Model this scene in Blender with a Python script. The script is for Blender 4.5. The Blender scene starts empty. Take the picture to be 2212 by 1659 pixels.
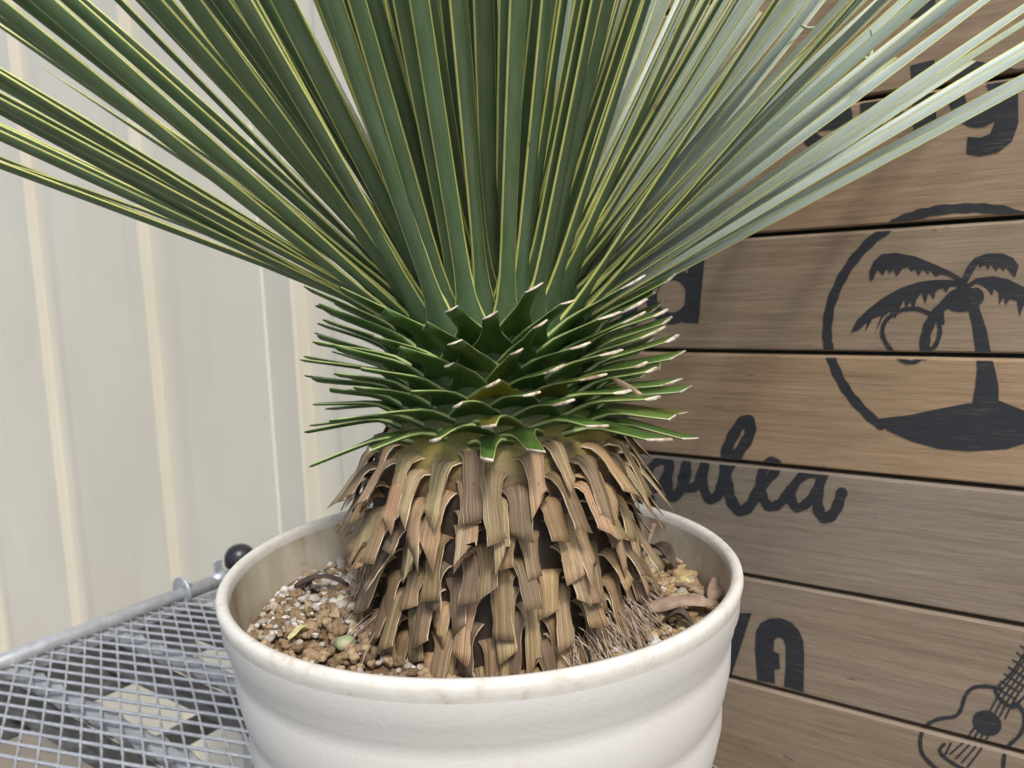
import bpy, bmesh, math, random
from mathutils import Vector, Matrix
from mathutils.geometry import tessellate_polygon
rad = math.radians
R = random.Random(7)
scene = bpy.context.scene
COL = scene.collection

# ------------------------------------------------------------------ camera, world, sun, exposure
F_PX, PITCH, ROLL = 1650.0, rad(7.0), rad(2.0)
CAM = Vector((0, 0, 1.5))
cd = bpy.data.cameras.new('camera')
cam = bpy.data.objects.new('camera', cd); COL.objects.link(cam)
cam.location = CAM
cam.rotation_mode = 'QUATERNION'
cam.rotation_quaternion = (Matrix.Rotation(rad(90) - PITCH, 4, 'X') @ Matrix.Rotation(-ROLL, 4, 'Z')).to_quaternion()
cd.sensor_width = 36.0
cd.lens = F_PX / 2212 * 36.0
cd.clip_start, cd.clip_end = 0.02, 200
cd.dof.use_dof = True
cd.dof.focus_distance = 0.53
cd.dof.aperture_fstop = 11.0
scene.camera = cam

SUN_DIR = Vector((0.16, -0.58, 0.82)).normalized()        # towards the sun
w = bpy.data.worlds.new('World'); scene.world = w
w.use_nodes = True
wn = w.node_tree
sky = wn.nodes.new('ShaderNodeTexSky'); sky.sky_type = 'NISHITA'
sky.sun_disc = False
sky.sun_elevation = math.asin(SUN_DIR.z)
sky.sun_rotation = math.atan2(SUN_DIR.x, SUN_DIR.y)
sky.air_density, sky.dust_density, sky.ozone_density = 1.0, 3.0, 1.0
bg = wn.nodes['Background']
bg.inputs['Strength'].default_value = 0.15
wn.links.new(sky.outputs[0], bg.inputs[0])
sl = bpy.data.lights.new('sun', 'SUN'); so = bpy.data.objects.new('sun', sl); COL.objects.link(so)
sl.energy = 1.9; sl.angle = rad(11); sl.color = (1.0, 0.97, 0.93)
so.rotation_mode = 'QUATERNION'; so.rotation_quaternion = SUN_DIR.to_track_quat('Z', 'Y')
scene.view_settings.view_transform = 'Standard'
scene.view_settings.look = 'None'
scene.view_settings.exposure = 0.5
scene.view_settings.gamma = 1.0

# ------------------------------------------------------------------ helpers
def link(o, parent=None):
    COL.objects.link(o)
    if parent is not None: o.parent = parent
    return o

def empty(name, loc, rotz=0.0, label=None, cat=None, group=None, kind=None):
    o = bpy.data.objects.new(name, None); o.location = loc; o.rotation_euler = (0, 0, rotz)
    o.empty_display_size = 0.05
    link(o); tag(o, label, cat, group, kind); return o

def tag(o, label=None, cat=None, group=None, kind=None):
    for k, v in (('label', label), ('category', cat), ('group', group), ('kind', kind)):
        if v: o[k] = v
    return o

def mk(name, verts, faces, mats, parent=None, midx=None, uv=None, smooth=True, vcol=None, color=None, loc=None):
    me = bpy.data.meshes.new(name)
    me.from_pydata([tuple(v) for v in verts], [], faces)
    for m in (mats if isinstance(mats, (list, tuple)) else [mats]): me.materials.append(m)
    if midx is not None: me.polygons.foreach_set('material_index', midx)
    me.polygons.foreach_set('use_smooth', [smooth] * len(me.polygons))
    if uv is not None:
        l = me.uv_layers.new(name='UVMap')
        for lp in me.loops: l.data[lp.index].uv = uv[lp.vertex_index]
    if vcol is not None:
        a = me.color_attributes.new('Col', 'FLOAT_COLOR', 'POINT')
        for i, c in enumerate(vcol): a.data[i].color = (c[0], c[1], c[2], 1)
    me.update()
    o = bpy.data.objects.new(name, me)
    if loc is not None: o.location = loc
    if color is not None: o.color = (*color[:3], 1)
    return link(o, parent)

class MB:
    """collects simple solids"""
    def __init__(s): s.v = []; s.f = []; s.c = []
    def add(s, vs, fs, col=None):
        b = len(s.v); s.v += [Vector(v) for v in vs]; s.f += [[b + i for i in f] for f in fs]
        s.c += [col or (1, 1, 1)] * len(vs)
    def box(s, lo, hi):
        x0, y0, z0 = lo; x1, y1, z1 = hi
        s.add([(x0,y0,z0),(x1,y0,z0),(x1,y1,z0),(x0,y1,z0),(x0,y0,z1),(x1,y0,z1),(x1,y1,z1),(x0,y1,z1)],
              [(3,2,1,0),(4,5,6,7),(0,1,5,4),(1,2,6,5),(2,3,7,6),(3,0,4,7)])
    def tube(s, pts, r, n=12, cap=True, rr=None):
        pts = [Vector(p) for p in pts]; rings = []
        for i, p in enumerate(pts):
            t = (pts[min(i+1, len(pts)-1)] - pts[max(i-1, 0)]).normalized()
            a = t.cross(Vector((0, 0, 1)))
            if a.length < 1e-3: a = t.cross(Vector((1, 0, 0)))
            a.normalize(); b = t.cross(a)
            ri = rr[i] if rr else r
            rings.append([p + a*math.cos(2*math.pi*k/n)*ri + b*math.sin(2*math.pi*k/n)*ri for k in range(n)])
        vs = [v for q in rings for v in q]; fs = []
        for i in range(len(pts)-1):
            for k in range(n):
                fs.append((i*n+k, i*n+(k+1) % n, (i+1)*n+(k+1) % n, (i+1)*n+k))
        if cap: fs += [tuple(range(n-1, -1, -1)), tuple((len(pts)-1)*n+k for k in range(n))]
        s.add(vs, fs)
    def lathe(s, prof, n=64, c=(0, 0, 0)):
        vs = []; fs = []
        for r_, z_ in prof:
            for k in range(n):
                a = 2*math.pi*k/n; vs.append((c[0]+r_*math.cos(a), c[1]+r_*math.sin(a), c[2]+z_))
        for i in range(len(prof)-1):
            for k in range(n):
                fs.append((i*n+k, i*n+(k+1) % n, (i+1)*n+(k+1) % n, (i+1)*n+k))
        s.add(vs, fs)
    def build(s, name, mats, parent=None, smooth=False, **k):
        return mk(name, s.v, s.f, mats, parent, smooth=smooth, **k)

def bevel(o, width, seg=2):
    m = o.modifiers.new('bevel', 'BEVEL'); m.width = width; m.segments = seg; m.limit_method = 'ANGLE'; return o

# ------------------------------------------------------------------ node materials
class NT:
    def __init__(s, name):
        s.m = bpy.data.materials.new(name); s.m.use_nodes = True
        s.t = s.m.node_tree; s.b = s.t.nodes['Principled BSDF']; s.out = s.t.nodes['Material Output']
    def n(s, typ, **k):
        x = s.t.nodes.new(typ)
        for a, v in k.items():
            if a.startswith('i_'): x.inputs[int(a[2:]) if a[2:].isdigit() else a[2:].replace('_', ' ')].default_value = v
            else: setattr(x, a, v)
        return x
    def l(s, a, b): s.t.links.new(a, b)
    def uv(s, sx, sy, sz=1.0, rnd=True):
        c = s.n('ShaderNodeTexCoord'); mp = s.n('ShaderNodeMapping'); mp.inputs['Scale'].default_value = (sx, sy, sz)
        s.l(c.outputs['UV'], mp.inputs[0])
        if rnd:
            oi = s.n('ShaderNodeObjectInfo'); m = s.n('ShaderNodeMath', operation='MULTIPLY'); m.inputs[1].default_value = 37.0
            s.l(oi.outputs['Random'], m.inputs[0]); cb = s.n('ShaderNodeCombineXYZ')
            for i in range(3): s.l(m.outputs[0], cb.inputs[i])
            s.l(cb.outputs[0], mp.inputs['Location'])
        return mp.outputs[0]
    def obj(s, sx, sy, sz):
        c = s.n('ShaderNodeTexCoord'); mp = s.n('ShaderNodeMapping'); mp.inputs['Scale'].default_value = (sx, sy, sz)
        s.l(c.outputs['Object'], mp.inputs[0]); return mp.outputs[0]
    def noise(s, vec, scale, detail=4, rough=0.55, dist=0.0):
        x = s.n('ShaderNodeTexNoise'); x.inputs['Scale'].default_value = scale; x.inputs['Detail'].default_value = detail
        x.inputs['Roughness'].default_value = rough; x.inputs['Distortion'].default_value = dist
        if vec is not None: s.l(vec, x.inputs['Vector'])
        return x.outputs['Fac']
    def ramp(s, fac, stops):
        x = s.n('ShaderNodeValToRGB'); e = x.color_ramp.elements
        while len(e) < len(stops): e.new(0.5)
        for i, (p, c) in enumerate(stops):
            e[i].position = p; e[i].color = (*c, 1) if len(c) == 3 else c
        s.l(fac, x.inputs[0]); return x.outputs['Color']
    def mix(s, fac, a, b, mode='MIX'):
        x = s.n('ShaderNodeMix', data_type='RGBA', blend_type=mode)
        for sock, v in ((0, fac), (6, a), (7, b)):
            if isinstance(v, (int, float)): x.inputs[sock].default_value = v
            elif isinstance(v, (tuple, list)): x.inputs[sock].default_value = (*v[:3], 1)
            else: s.l(v, x.inputs[sock])
        return x.outputs[2]
    def bump(s, h, strength, dist=0.001):
        x = s.n('ShaderNodeBump'); x.inputs['Strength'].default_value = strength; x.inputs['Distance'].default_value = dist
        s.l(h, x.inputs['Height']); s.l(x.outputs[0], s.b.inputs['Normal']); return x
    def color(s, c):
        if isinstance(c, (tuple, list)): s.b.inputs['Base Color'].default_value = (*c[:3], 1)
        else: s.l(c, s.b.inputs['Base Color'])
    def ocol(s): return s.n('ShaderNodeObjectInfo').outputs['Color']
    def set(s, **k):
        for a, v in k.items(): s.b.inputs[a.replace('_', ' ')].default_value = v
        return s

def simple(name, col, rough=0.6, metal=0.0, **k):
    t = NT(name); t.color(col); t.set(Roughness=rough, Metallic=metal, **k); return t.m

# --- leaves
def leaf_mat(name, base, tint, rough, coat, stripe):
    t = NT(name)
    st = t.noise(t.uv(26, 3, 1), 1.0, 3, 0.6)
    pat = t.noise(t.uv(2.0, 28, 1), 1.0, 3, 0.6)
    c = t.ramp(st, [(0.30, tuple(x*(1-stripe) for x in base)), (0.70, tuple(x*(1+stripe) for x in base))])
    c = t.mix(t.ramp(pat, [(0.38, (0, 0, 0)), (0.75, (1, 1, 1))]), c, tint)
    c = t.mix(1.0, c, t.ocol(), 'MULTIPLY')
    sp = t.noise(t.uv(9, 190, 1), 1.0, 2, 0.5)
    c = t.mix(t.ramp(sp, [(0.74, (0, 0, 0)), (0.80, (1, 1, 1))]), c, (0.12, 0.06, 0.025))
    t.color(c); t.set(Roughness=rough, IOR=1.45)
    t.b.inputs['Coat Weight'].default_value = coat; t.b.inputs['Coat Roughness'].default_value = 0.35
    t.bump(st, 0.25, 0.0006)
    # a little light comes through the blade
    tr = t.n('ShaderNodeBsdfTranslucent'); t.l(c, tr.inputs[0]); ms = t.n('ShaderNodeMixShader'); ms.inputs[0].default_value = 0.28
    t.l(t.b.outputs[0], ms.inputs[1]); t.l(tr.outputs[0], ms.inputs[2]); t.l(ms.outputs[0], t.out.inputs[0])
    return t.m
M_UP = leaf_mat('leaf_waxy_skylit_upper', (0.50, 0.59, 0.50), (0.60, 0.68, 0.64), 0.33, 0.35, 0.14)  # waxy bloom, with bright sky sheen also put into this colour
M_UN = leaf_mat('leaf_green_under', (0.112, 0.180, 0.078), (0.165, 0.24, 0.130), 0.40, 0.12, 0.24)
M_SMG = simple('stub_edge', (0.34, 0.40, 0.15), 0.5)
M_SUPALE = simple('pale_leaf_thread', (0.50, 0.56, 0.40), 0.5)
def margin():
    t = NT('leaf_yellow_margin')
    nz = t.noise(t.uv(1, 40, 1), 1.0, 3, 0.6)
    c = t.ramp(nz, [(0.26, (0.22, 0.11, 0.03)), (0.33, (0.56, 0.58, 0.15)), (0.7, (0.70, 0.71, 0.25))])
    t.color(c); t.set(Roughness=0.5); return t.m
M_MG = margin()
M_SUP = leaf_mat('stub_green_upper', (0.085, 0.165, 0.035), (0.15, 0.24, 0.055), 0.33, 0.25, 0.18)
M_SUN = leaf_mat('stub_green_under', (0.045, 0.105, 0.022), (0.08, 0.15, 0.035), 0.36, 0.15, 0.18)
def cutm():
    t = NT('cut_fibre_white')
    nz = t.noise(t.obj(150, 150, 150), 1.0, 4, 0.7)
    t.color(t.ramp(nz, [(0.34, (0.26, 0.17, 0.09)), (0.50, (0.58, 0.50, 0.37)), (0.72, (0.74, 0.70, 0.60))])); t.set(Roughness=0.85)
    t.bump(nz, 0.6, 0.0008); return t.m
M_CUT = cutm()
def deadm():
    t = NT('dead_leaf_brown')
    gr = t.noise(t.uv(14, 8, 1), 1.0, 5, 0.65)
    fine = t.noise(t.uv(48, 14, 1), 1.0, 3, 0.6)
    pat = t.noise(t.uv(2.2, 42, 1), 1.0, 3, 0.6)
    c = t.ramp(gr, [(0.26, (0.078, 0.046, 0.024)), (0.44, (0.215, 0.143, 0.078)), (0.58, (0.345, 0.250, 0.148)), (0.78, (0.52, 0.41, 0.265))])
    c = t.mix(t.ramp(fine, [(0.40, (0.55,)*3), (0.60, (0, 0, 0))]), c, (0.16, 0.085, 0.035))
    c = t.mix(t.ramp(pat, [(0.52, (0, 0, 0)), (0.78, (0.7,)*3)]), c, (0.14, 0.085, 0.055))
    c = t.mix(1.0, c, t.ocol(), 'MULTIPLY')
    sp = t.noise(t.uv(3.2, 110, 1), 1.0, 2, 0.5)
    c = t.mix(t.ramp(sp, [(0.735, (0, 0, 0)), (0.755, (1, 1, 1))]), c, (0.10, 0.018, 0.010))
    t.color(c); t.set(Roughness=0.72)
    t.bump(fine, 0.6, 0.0008); return t.m
M_DEAD = deadm()
def deadedge():
    t = NT('dead_leaf_edge'); nz = t.noise(t.uv(3, 60, 1), 1.0, 2)
    t.color(t.ramp(nz, [(0.35, (0.20, 0.11, 0.05)), (0.6, (0.62, 0.50, 0.33))])); t.set(Roughness=0.8); return t.m
M_DEDGE = deadedge()
def trunkm():
    t = NT('trunk_sheath')
    g = t.n('ShaderNodeNewGeometry'); sp = t.n('ShaderNodeSeparateXYZ'); t.l(g.outputs['Position'], sp.inputs[0])
    nz = t.noise(t.obj(60, 60, 60), 1.0, 4)
    ad = t.n('ShaderNodeMath', operation='MULTIPLY_ADD'); ad.inputs[1].default_value = 0.02
    t.l(nz, ad.inputs[0]); t.l(sp.outputs[2], ad.inputs[2])
    mr = t.n('ShaderNodeMapRange'); mr.inputs['From Min'].default_value = 1.36; mr.inputs['From Max'].default_value = 1.46
    t.l(ad.outputs[0], mr.inputs[0])
    c = t.ramp(mr.outputs[0], [(0.0, (0.035, 0.022, 0.013)), (0.16, (0.14, 0.09, 0.035)), (0.42, (0.24, 0.20, 0.04)), (0.62, (0.07, 0.11, 0.02)), (1.0, (0.035, 0.075, 0.018))])  # lowest stop darkened to paint shade into gaps between dead stubs
    dirt = t.ramp(t.noise(t.obj(45, 45, 110), 1.0, 4), [(0.50, (0, 0, 0)), (0.66, (0.8, 0.8, 0.8))])
    c = t.mix(dirt, c, (0.055, 0.042, 0.026))
    t.color(c); t.set(Roughness=0.6); t.bump(nz, 0.6, 0.003); return t.m
M_TRUNK = trunkm()
def fibrem():
    t = NT('dead_fibre'); nz = t.noise(t.obj(120, 120, 30), 1.0, 3)
    t.color(t.ramp(nz, [(0.3, (0.20, 0.14, 0.095)), (0.6, (0.42, 0.34, 0.25)), (0.8, (0.62, 0.54, 0.44))])); t.set(Roughness=0.8); return t.m
M_FIB = fibrem()
# --- pot
def potm():
    t = NT('pot_plastic')
    c = t.mix(t.ramp(t.noise(t.obj(7, 7, 7), 1.0, 5), [(0.35, (0, 0, 0)), (0.8, (0.6,)*3)]), (0.585, 0.575, 0.535), (0.54, 0.515, 0.46))
    run = t.noise(t.obj(34, 34, 2.2), 1.0, 3, 0.6)                       # water-run streaks down the wall
    c = t.mix(t.ramp(run, [(0.60, (0, 0, 0)), (0.75, (0.30,)*3)]), c, (0.52, 0.47, 0.38))
    st = t.noise(t.obj(11, 11, 16), 1.0, 3, 0.5, 0.4)
    c = t.mix(t.ramp(st, [(0.70, (0, 0, 0)), (0.78, (0.30,)*3)]), c, (0.50, 0.42, 0.30))
    sp = t.noise(t.obj(260, 260, 260), 1.0, 1)
    c = t.mix(t.ramp(sp, [(0.82, (0, 0, 0)), (0.86, (0.3,)*3)]), c, (0.35, 0.28, 0.2))
    t.color(c); t.set(Roughness=0.52)
    g = t.noise(t.obj(330, 330, 330), 1.0, 3, 0.6)
    t.bump(g, 0.20, 0.0012); return t.m
M_POT = potm()
def poti():
    t = NT('pot_inner_stained_dappled')
    c = t.ramp(t.noise(t.obj(16, 16, 10), 1.0, 5, 0.62), [(0.32, (0.30, 0.22, 0.13)), (0.50, (0.50, 0.44, 0.33)), (0.72, (0.64, 0.60, 0.50))])
    run = t.noise(t.obj(30, 30, 1.2), 1.0, 2, 0.5)
    c = t.mix(t.ramp(run, [(0.60, (0, 0, 0)), (0.70, (0.65,)*3)]), c, (0.68, 0.63, 0.52))  # pale streaks painted in for sunlight dappling through the leaves
    st = t.noise(t.obj(24, 24, 24), 1.0, 4, 0.6)
    c = t.mix(t.ramp(st, [(0.62, (0, 0, 0)), (0.74, (0.7,)*3)]), c, (0.27, 0.17, 0.08))
    t.color(c); t.set(Roughness=0.6); return t.m
M_POTI = poti()
def potrim():
    t = NT('pot_rim_dirty')
    c = t.ramp(t.noise(t.obj(85, 85, 85), 1.0, 5, 0.65), [(0.28, (0.50, 0.44, 0.34)), (0.44, (0.62, 0.59, 0.52)), (0.7, (0.67, 0.655, 0.60))])
    t.color(c); t.set(Roughness=0.5); t.bump(t.noise(t.obj(300, 300, 300), 1.0, 2), 0.15, 0.001); return t.m
M_RIM = potrim()
# --- grit
def gritm():
    t = NT('grit_grains'); a = t.n('ShaderNodeVertexColor', layer_name='Col')
    nz = t.noise(t.obj(420, 420, 420), 1.0, 4, 0.65)
    c = t.mix(1.0, a.outputs[0], t.ramp(nz, [(0.3, (0.55, 0.5, 0.45)), (0.65, (1.12, 1.1, 1.08))]), 'MULTIPLY')
    t.color(c); t.set(Roughness=0.9); t.bump(nz, 0.8, 0.0012); return t.m
M_GRIT = gritm()
def litter(name, a, b, rough=0.75):
    t = NT(name); nz = t.noise(t.obj(90, 90, 90), 1.0, 4, 0.6)
    t.color(t.ramp(nz, [(0.3, a), (0.7, b)])); t.set(Roughness=rough); t.bump(nz, 0.4, 0.001); return t.m
M_LBROWN = litter('litter_brown', (0.20, 0.13, 0.09), (0.37, 0.27, 0.20))
M_LTAN = litter('litter_tan', (0.38, 0.25, 0.14), (0.55, 0.40, 0.24))
M_LDARK = litter('litter_dark', (0.03, 0.02, 0.015), (0.10, 0.07, 0.05))
M_LYEL = litter('litter_yellow', (0.42, 0.36, 0.14), (0.58, 0.52, 0.28))
M_GREENP = litter('pebble_green', (0.16, 0.21, 0.10), (0.45, 0.45, 0.28))
M_PALEP = litter('pebble_pale_green', (0.33, 0.35, 0.24), (0.52, 0.52, 0.40))
M_RED = litter('pebble_rust', (0.25, 0.09, 0.05), (0.42, 0.20, 0.12))
# --- wood
def woodm():
    t = NT('weathered_plank')
    g1 = t.noise(t.uv(4.5, 160, 1), 1.0, 6, 0.62, 0.25)
    g2 = t.noise(t.uv(28, 900, 1), 1.0, 3, 0.6)
    bl = t.noise(t.uv(5, 16, 1), 1.0, 4, 0.6)
    c = t.ramp(g1, [(0.24, (0.170, 0.124, 0.081)), (0.5, (0.250, 0.186, 0.124)), (0.76, (0.330, 0.254, 0.174))])
    c = t.mix(t.ramp(bl, [(0.42, (0, 0, 0)), (0.72, (0.5,)*3)]), c, (0.285, 0.232, 0.170))
    c = t.mix(t.ramp(g2, [(0.52, (0, 0, 0)), (0.70, (0.42,)*3)]), c, (0.42, 0.33, 0.235))
    c = t.mix(t.ramp(g2, [(0.30, (0.35,)*3), (0.44, (0, 0, 0))]), c, (0.10, 0.07, 0.046))
    sp = t.noise(t.uv(30, 60, 1), 1.0, 2)
    c = t.mix(t.ramp(sp, [(0.74, (0, 0, 0)), (0.78, (0.6,)*3)]), c, (0.06, 0.04, 0.03))
    c = t.mix(1.0, c, t.ocol(), 'MULTIPLY')
    t.color(c); t.set(Roughness=0.62); t.bump(g2, 0.35, 0.0008); return t.m
M_WOOD = woodm()
def paintm():
    t = NT('black_sign_paint')
    g2 = t.noise(t.uv(28, 700, 1), 1.0, 4, 0.65)
    c = t.ramp(g2, [(0.30, (0.014, 0.016, 0.019)), (0.60, (0.026, 0.028, 0.033)), (0.74, (0.12, 0.10, 0.078))])
    t.color(c); t.set(Roughness=0.55); t.bump(g2, 0.3, 0.0006); return t.m
M_PAINT = paintm()
M_BACK = simple('sign_backing_green', (0.016, 0.03, 0.022), 0.7)
# --- shed wall
def shedm():
    t = NT('cream_painted_steel')
    c = t.ramp(t.noise(t.obj(2.2, 2.2, 1.2), 1.0, 5, 0.6), [(0.35, (0.545, 0.515, 0.425)), (0.7, (0.61, 0.585, 0.49))])
    dr = t.noise(t.obj(40, 40, 0.9), 1.0, 4, 0.6)
    c = t.mix(t.ramp(dr, [(0.56, (0, 0, 0)), (0.80, (0.28,)*3)]), c, (0.46, 0.40, 0.31))
    sp = t.noise(t.obj(36, 36, 20), 1.0, 2)
    c = t.mix(t.ramp(sp, [(0.74, (0, 0, 0)), (0.80, (0.5,)*3)]), c, (0.33, 0.26, 0.19))
    t.color(c); t.set(Roughness=0.45); t.bump(t.noise(t.obj(3, 3, 3), 1.0, 3), 0.08, 0.01); return t.m
M_SHED = shedm()
# --- metal
def galv():
    t = NT('galvanised_steel')
    nz = t.noise(t.obj(70, 70, 70), 1.0, 4, 0.6)
    t.color(t.ramp(nz, [(0.3, (0.42, 0.45, 0.48)), (0.7, (0.64, 0.67, 0.70))]))
    t.l(t.ramp(nz, [(0.3, (0.55,)*3), (0.7, (0.36,)*3)]), t.b.inputs['Roughness'])
    t.set(Metallic=0.75)
    ru = t.noise(t.obj(20, 20, 20), 1.0, 3)
    t.bump(nz, 0.25, 0.0012); return t.m
M_GALV = galv()
def meshm():
    t = NT('galvanised_mesh'); nz = t.noise(t.obj(60, 60, 60), 1.0, 4, 0.6)
    t.color(t.ramp(nz, [(0.3, (0.31, 0.325, 0.335)), (0.7, (0.45, 0.465, 0.475))])); t.set(Metallic=0.3, Roughness=0.42)
    t.bump(nz, 0.25, 0.001); return t.m
M_MESH = meshm()
def steel_dirty():
    t = NT('steel_beam_dull')
    nz = t.noise(t.obj(30, 30, 30), 1.0, 5, 0.65)
    t.color(t.ramp(nz, [(0.3, (0.12, 0.125, 0.125)), (0.65, (0.25, 0.25, 0.24)), (0.8, (0.36, 0.30, 0.25))])); t.set(Metallic=0.55, Roughness=0.55); return t.m
M_BEAM = steel_dirty()
M_CAP = simple('black_plastic_cap', (0.012, 0.013, 0.016), 0.35)
M_CLEAR = simple('grey_post_pipe', (0.45, 0.46, 0.46), 0.4, 0.4)
def groundm():
    t = NT('concrete_yard')
    c = t.ramp(t.noise(t.obj(3, 3, 3), 1.0, 6, 0.65), [(0.3, (0.12, 0.102, 0.08)), (0.7, (0.22, 0.19, 0.15))])
    t.color(c); t.set(Roughness=0.9); t.bump(t.noise(t.obj(60, 60, 60), 1.0, 4), 0.3, 0.003); return t.m
M_GROUND = groundm()

# ------------------------------------------------------------------ ground
mk('ground', [(-40, -40, 0), (40, -40, 0), (40, 40, 0), (-40, 40, 0)], [(0, 1, 2, 3)], M_GROUND, smooth=False)['kind'] = 'structure'

# wall frame: local x runs along the walls (s), local y is the depth behind the camera (n), z is up
WD = Vector((0.8241, -0.5664, 0)); WN = Vector((0.5664, 0.8241, 0)); WROT = math.atan2(WD.y, WD.x)

# ------------------------------------------------------------------ shed wall of folded steel panels
shed = empty('shed_wall', (0, 0, 0), WROT, 'tall cream painted steel shed wall with vertical folded ribs', 'wall')
DF = 1.12
def shed_panel(s0, step):
    """one folded sheet: rib at its left end, flat pan up to the next rib"""
    P = 0.592
    prof = [(0.0, 0.0), (0.005, 0.027), (0.112, 0.027), (0.117, 0.0), (0.16, -0.002), (P-0.11, 0.001), (P, 0.0)]
    if step: prof = prof[:-2] + [(P-0.112, 0.0), (P-0.106, 0.004), (P-0.004, -0.008), (P, 0.0)]
    H = 2.6; vs = []; fs = []; n = len(prof)
    for z in (0.02, 0.9, 1.8, H):
        for a, b in prof: vs.append((s0 + a, DF + b, z))
    for k in range(3):
        for i in range(n-1): fs.append((k*n+i, k*n+i+1, (k+1)*n+i+1, (k+1)*n+i))
    o = mk('wall_panel', vs, fs, M_SHED, shed, smooth=False)
    m = o.modifiers.new('thick', 'SOLIDIFY'); m.thickness = 0.0012; m.offset = 1
    bevel(o, 0.003, 2)
for i in range(-6, 6): shed_panel(-1.928 + 0.592*i, i == 0)

# ------------------------------------------------------------------ wooden sign of horizontal planks with black painting
sign = empty('wooden_sign', WN*1.0, WROT, 'weathered wooden plank sign wall with black painted words, palm emblem and ukulele', 'sign')
DW = 1.0
S0, S1 = -0.545, 0.75
GAPS = [0.045, 0.197, 0.348, 0.499, 0.650, 0.800, 0.950, 1.103, 1.260, 1.409, 1.559, 1.708, 1.857, 2.008, 2.16]
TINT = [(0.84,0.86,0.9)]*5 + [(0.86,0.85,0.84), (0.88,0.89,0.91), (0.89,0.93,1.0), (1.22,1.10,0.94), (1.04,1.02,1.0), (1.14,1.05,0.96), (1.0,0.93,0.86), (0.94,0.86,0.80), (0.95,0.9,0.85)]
planks = []
for i in range(len(GAPS)-1):
    g = 0.0028
    z0, z1 = GAPS[i]+g, GAPS[i+1]-g
    dy = R.uniform(-0.0008, 0.0008); c = 0.0022
    pr = [(0.022, z0), (dy+c, z0), (dy, z0+c), (dy, z1-c*1.6), (dy+c*1.3, z1), (0.022, z1)]     # y here is depth behind DW
    vs = []; uv = []; off = R.uniform(0, 30)
    for s in (S0 + R.uniform(-0.002, 0.002), S1):
        for a, b in pr: vs.append((s, a, b)); uv.append((s + off, b + a))
    n = len(pr)
    fs = [(k, (k+1) % n, n+(k+1) % n, n+k) for k in range(n)] + [tuple(range(n-1, -1, -1)), tuple(range(n, 2*n))]
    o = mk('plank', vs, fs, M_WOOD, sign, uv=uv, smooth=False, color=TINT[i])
    planks.append((o, z0+c*0.6, z1-c*1.2, dy))
bk = MB(); bk.box((S0+0.01, 0.024, 0.05), (S1, 0.034, 2.15)); bk.build('backing_board', M_BACK, sign)

# painting: shapes traced in the plane of the planks.  Sketch units are the 2212-wide sheet the sign was measured on.
_fw = Vector((0, math.cos(PITCH), -math.sin(PITCH))); _u0 = Vector((1, 0, 0)).cross(_fw)
_rt = math.cos(ROLL)*Vector((1, 0, 0)) - math.sin(ROLL)*_u0; _up = math.sin(ROLL)*Vector((1, 0, 0)) + math.cos(ROLL)*_u0
def ray(x, y): return _fw + _rt*((x-1106)/F_PX) - _up*((y-829.5)/F_PX)
def sz(x, y, D=DW):
    d = ray(x, y); P = CAM + d*((D - WN.dot(CAM))/WN.dot(d)); return (P.dot(WD), P.z)
def at_z(x, y, z):
    d = ray(x, y); return CAM + d*((z-CAM.z)/d.z)
def at_y(x, y, Y):
    d = ray(x, y); return CAM + d*(Y/d.y)
def trf(ox, oy, k): return lambda p: sz(ox + p[0]*k, oy + p[1]*k)
T1 = trf(1261.9, 0.0, 0.42994)
T2 = trf(1316.7, 658.3, 0.40476)
T3 = trf(1481.3, 1152.1, 0.33036)
T7 = trf(1755.6, 384.0, 0.38038)

def spline(pts, closed=False, n=6):
    out = []; N = len(pts); segs = N if closed else N-1
    for i in range(segs):
        g = (lambda j: pts[j % N]) if closed else (lambda j: pts[max(0, min(N-1, j))])
        p0, p1, p2, p3 = g(i-1), g(i), g(i+1), g(i+2)
        for k in range(n):
            t = k/n
            out.append(tuple(0.5*((2*b) + (-a+c)*t + (2*a-5*b+4*c-d)*t*t + (-a+3*b-3*c+d)*t**3) for a, b, c, d in zip(p0, p1, p2, p3)))
    if not closed: out.append(tuple(pts[-1]))
    return out
def stroke(pts, wd, closed=False, sm=True, n=6):
    """polyline brush stroke -> list of polygons (quads and round ends)"""
    q = spline(pts, closed, n) if sm else list(pts)
    N = len(q); L = []; Rr = []
    for i in range(N):
        a = q[(i-1) % N] if closed else q[max(0, i-1)]; b = q[(i+1) % N] if closed else q[min(N-1, i+1)]
        dx, dy = b[0]-a[0], b[1]-a[1]; m = math.hypot(dx, dy) or 1
        wv = (wd*(1 + 0.10*math.sin(i*1.3)))/2
        L.append((q[i][0]-dy/m*wv, q[i][1]+dx/m*wv)); Rr.append((q[i][0]+dy/m*wv, q[i][1]-dx/m*wv))
    if closed: return [[L[i], L[(i+1) % N], Rr[(i+1) % N], Rr[i]] for i in range(N)]
    def capend(i, j):
        c = q[i]; a0 = math.atan2(L[i][1]-c[1], L[i][0]-c[0]) if j else math.atan2(Rr[i][1]-c[1], Rr[i][0]-c[0])
        r_ = math.hypot(L[i][0]-c[0], L[i][1]-c[1])
        return [(c[0]+r_*math.cos(a0 - math.pi*k/6), c[1]+r_*math.sin(a0 - math.pi*k/6)) for k in range(7)]
    return [[L[i], L[i+1], Rr[i+1], Rr[i]] for i in range(N-1)] + [capend(0, False), capend(N-1, True)]
def ellipse(cx, cy, rx, ry, rot=0, n=28):
    c, s = math.cos(rot), math.sin(rot)
    return [(cx+rx*math.cos(t)*c-ry*math.sin(t)*s, cy+rx*math.cos(t)*s+ry*math.sin(t)*c) for t in (2*math.pi*k/n for k in range(n))]
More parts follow.
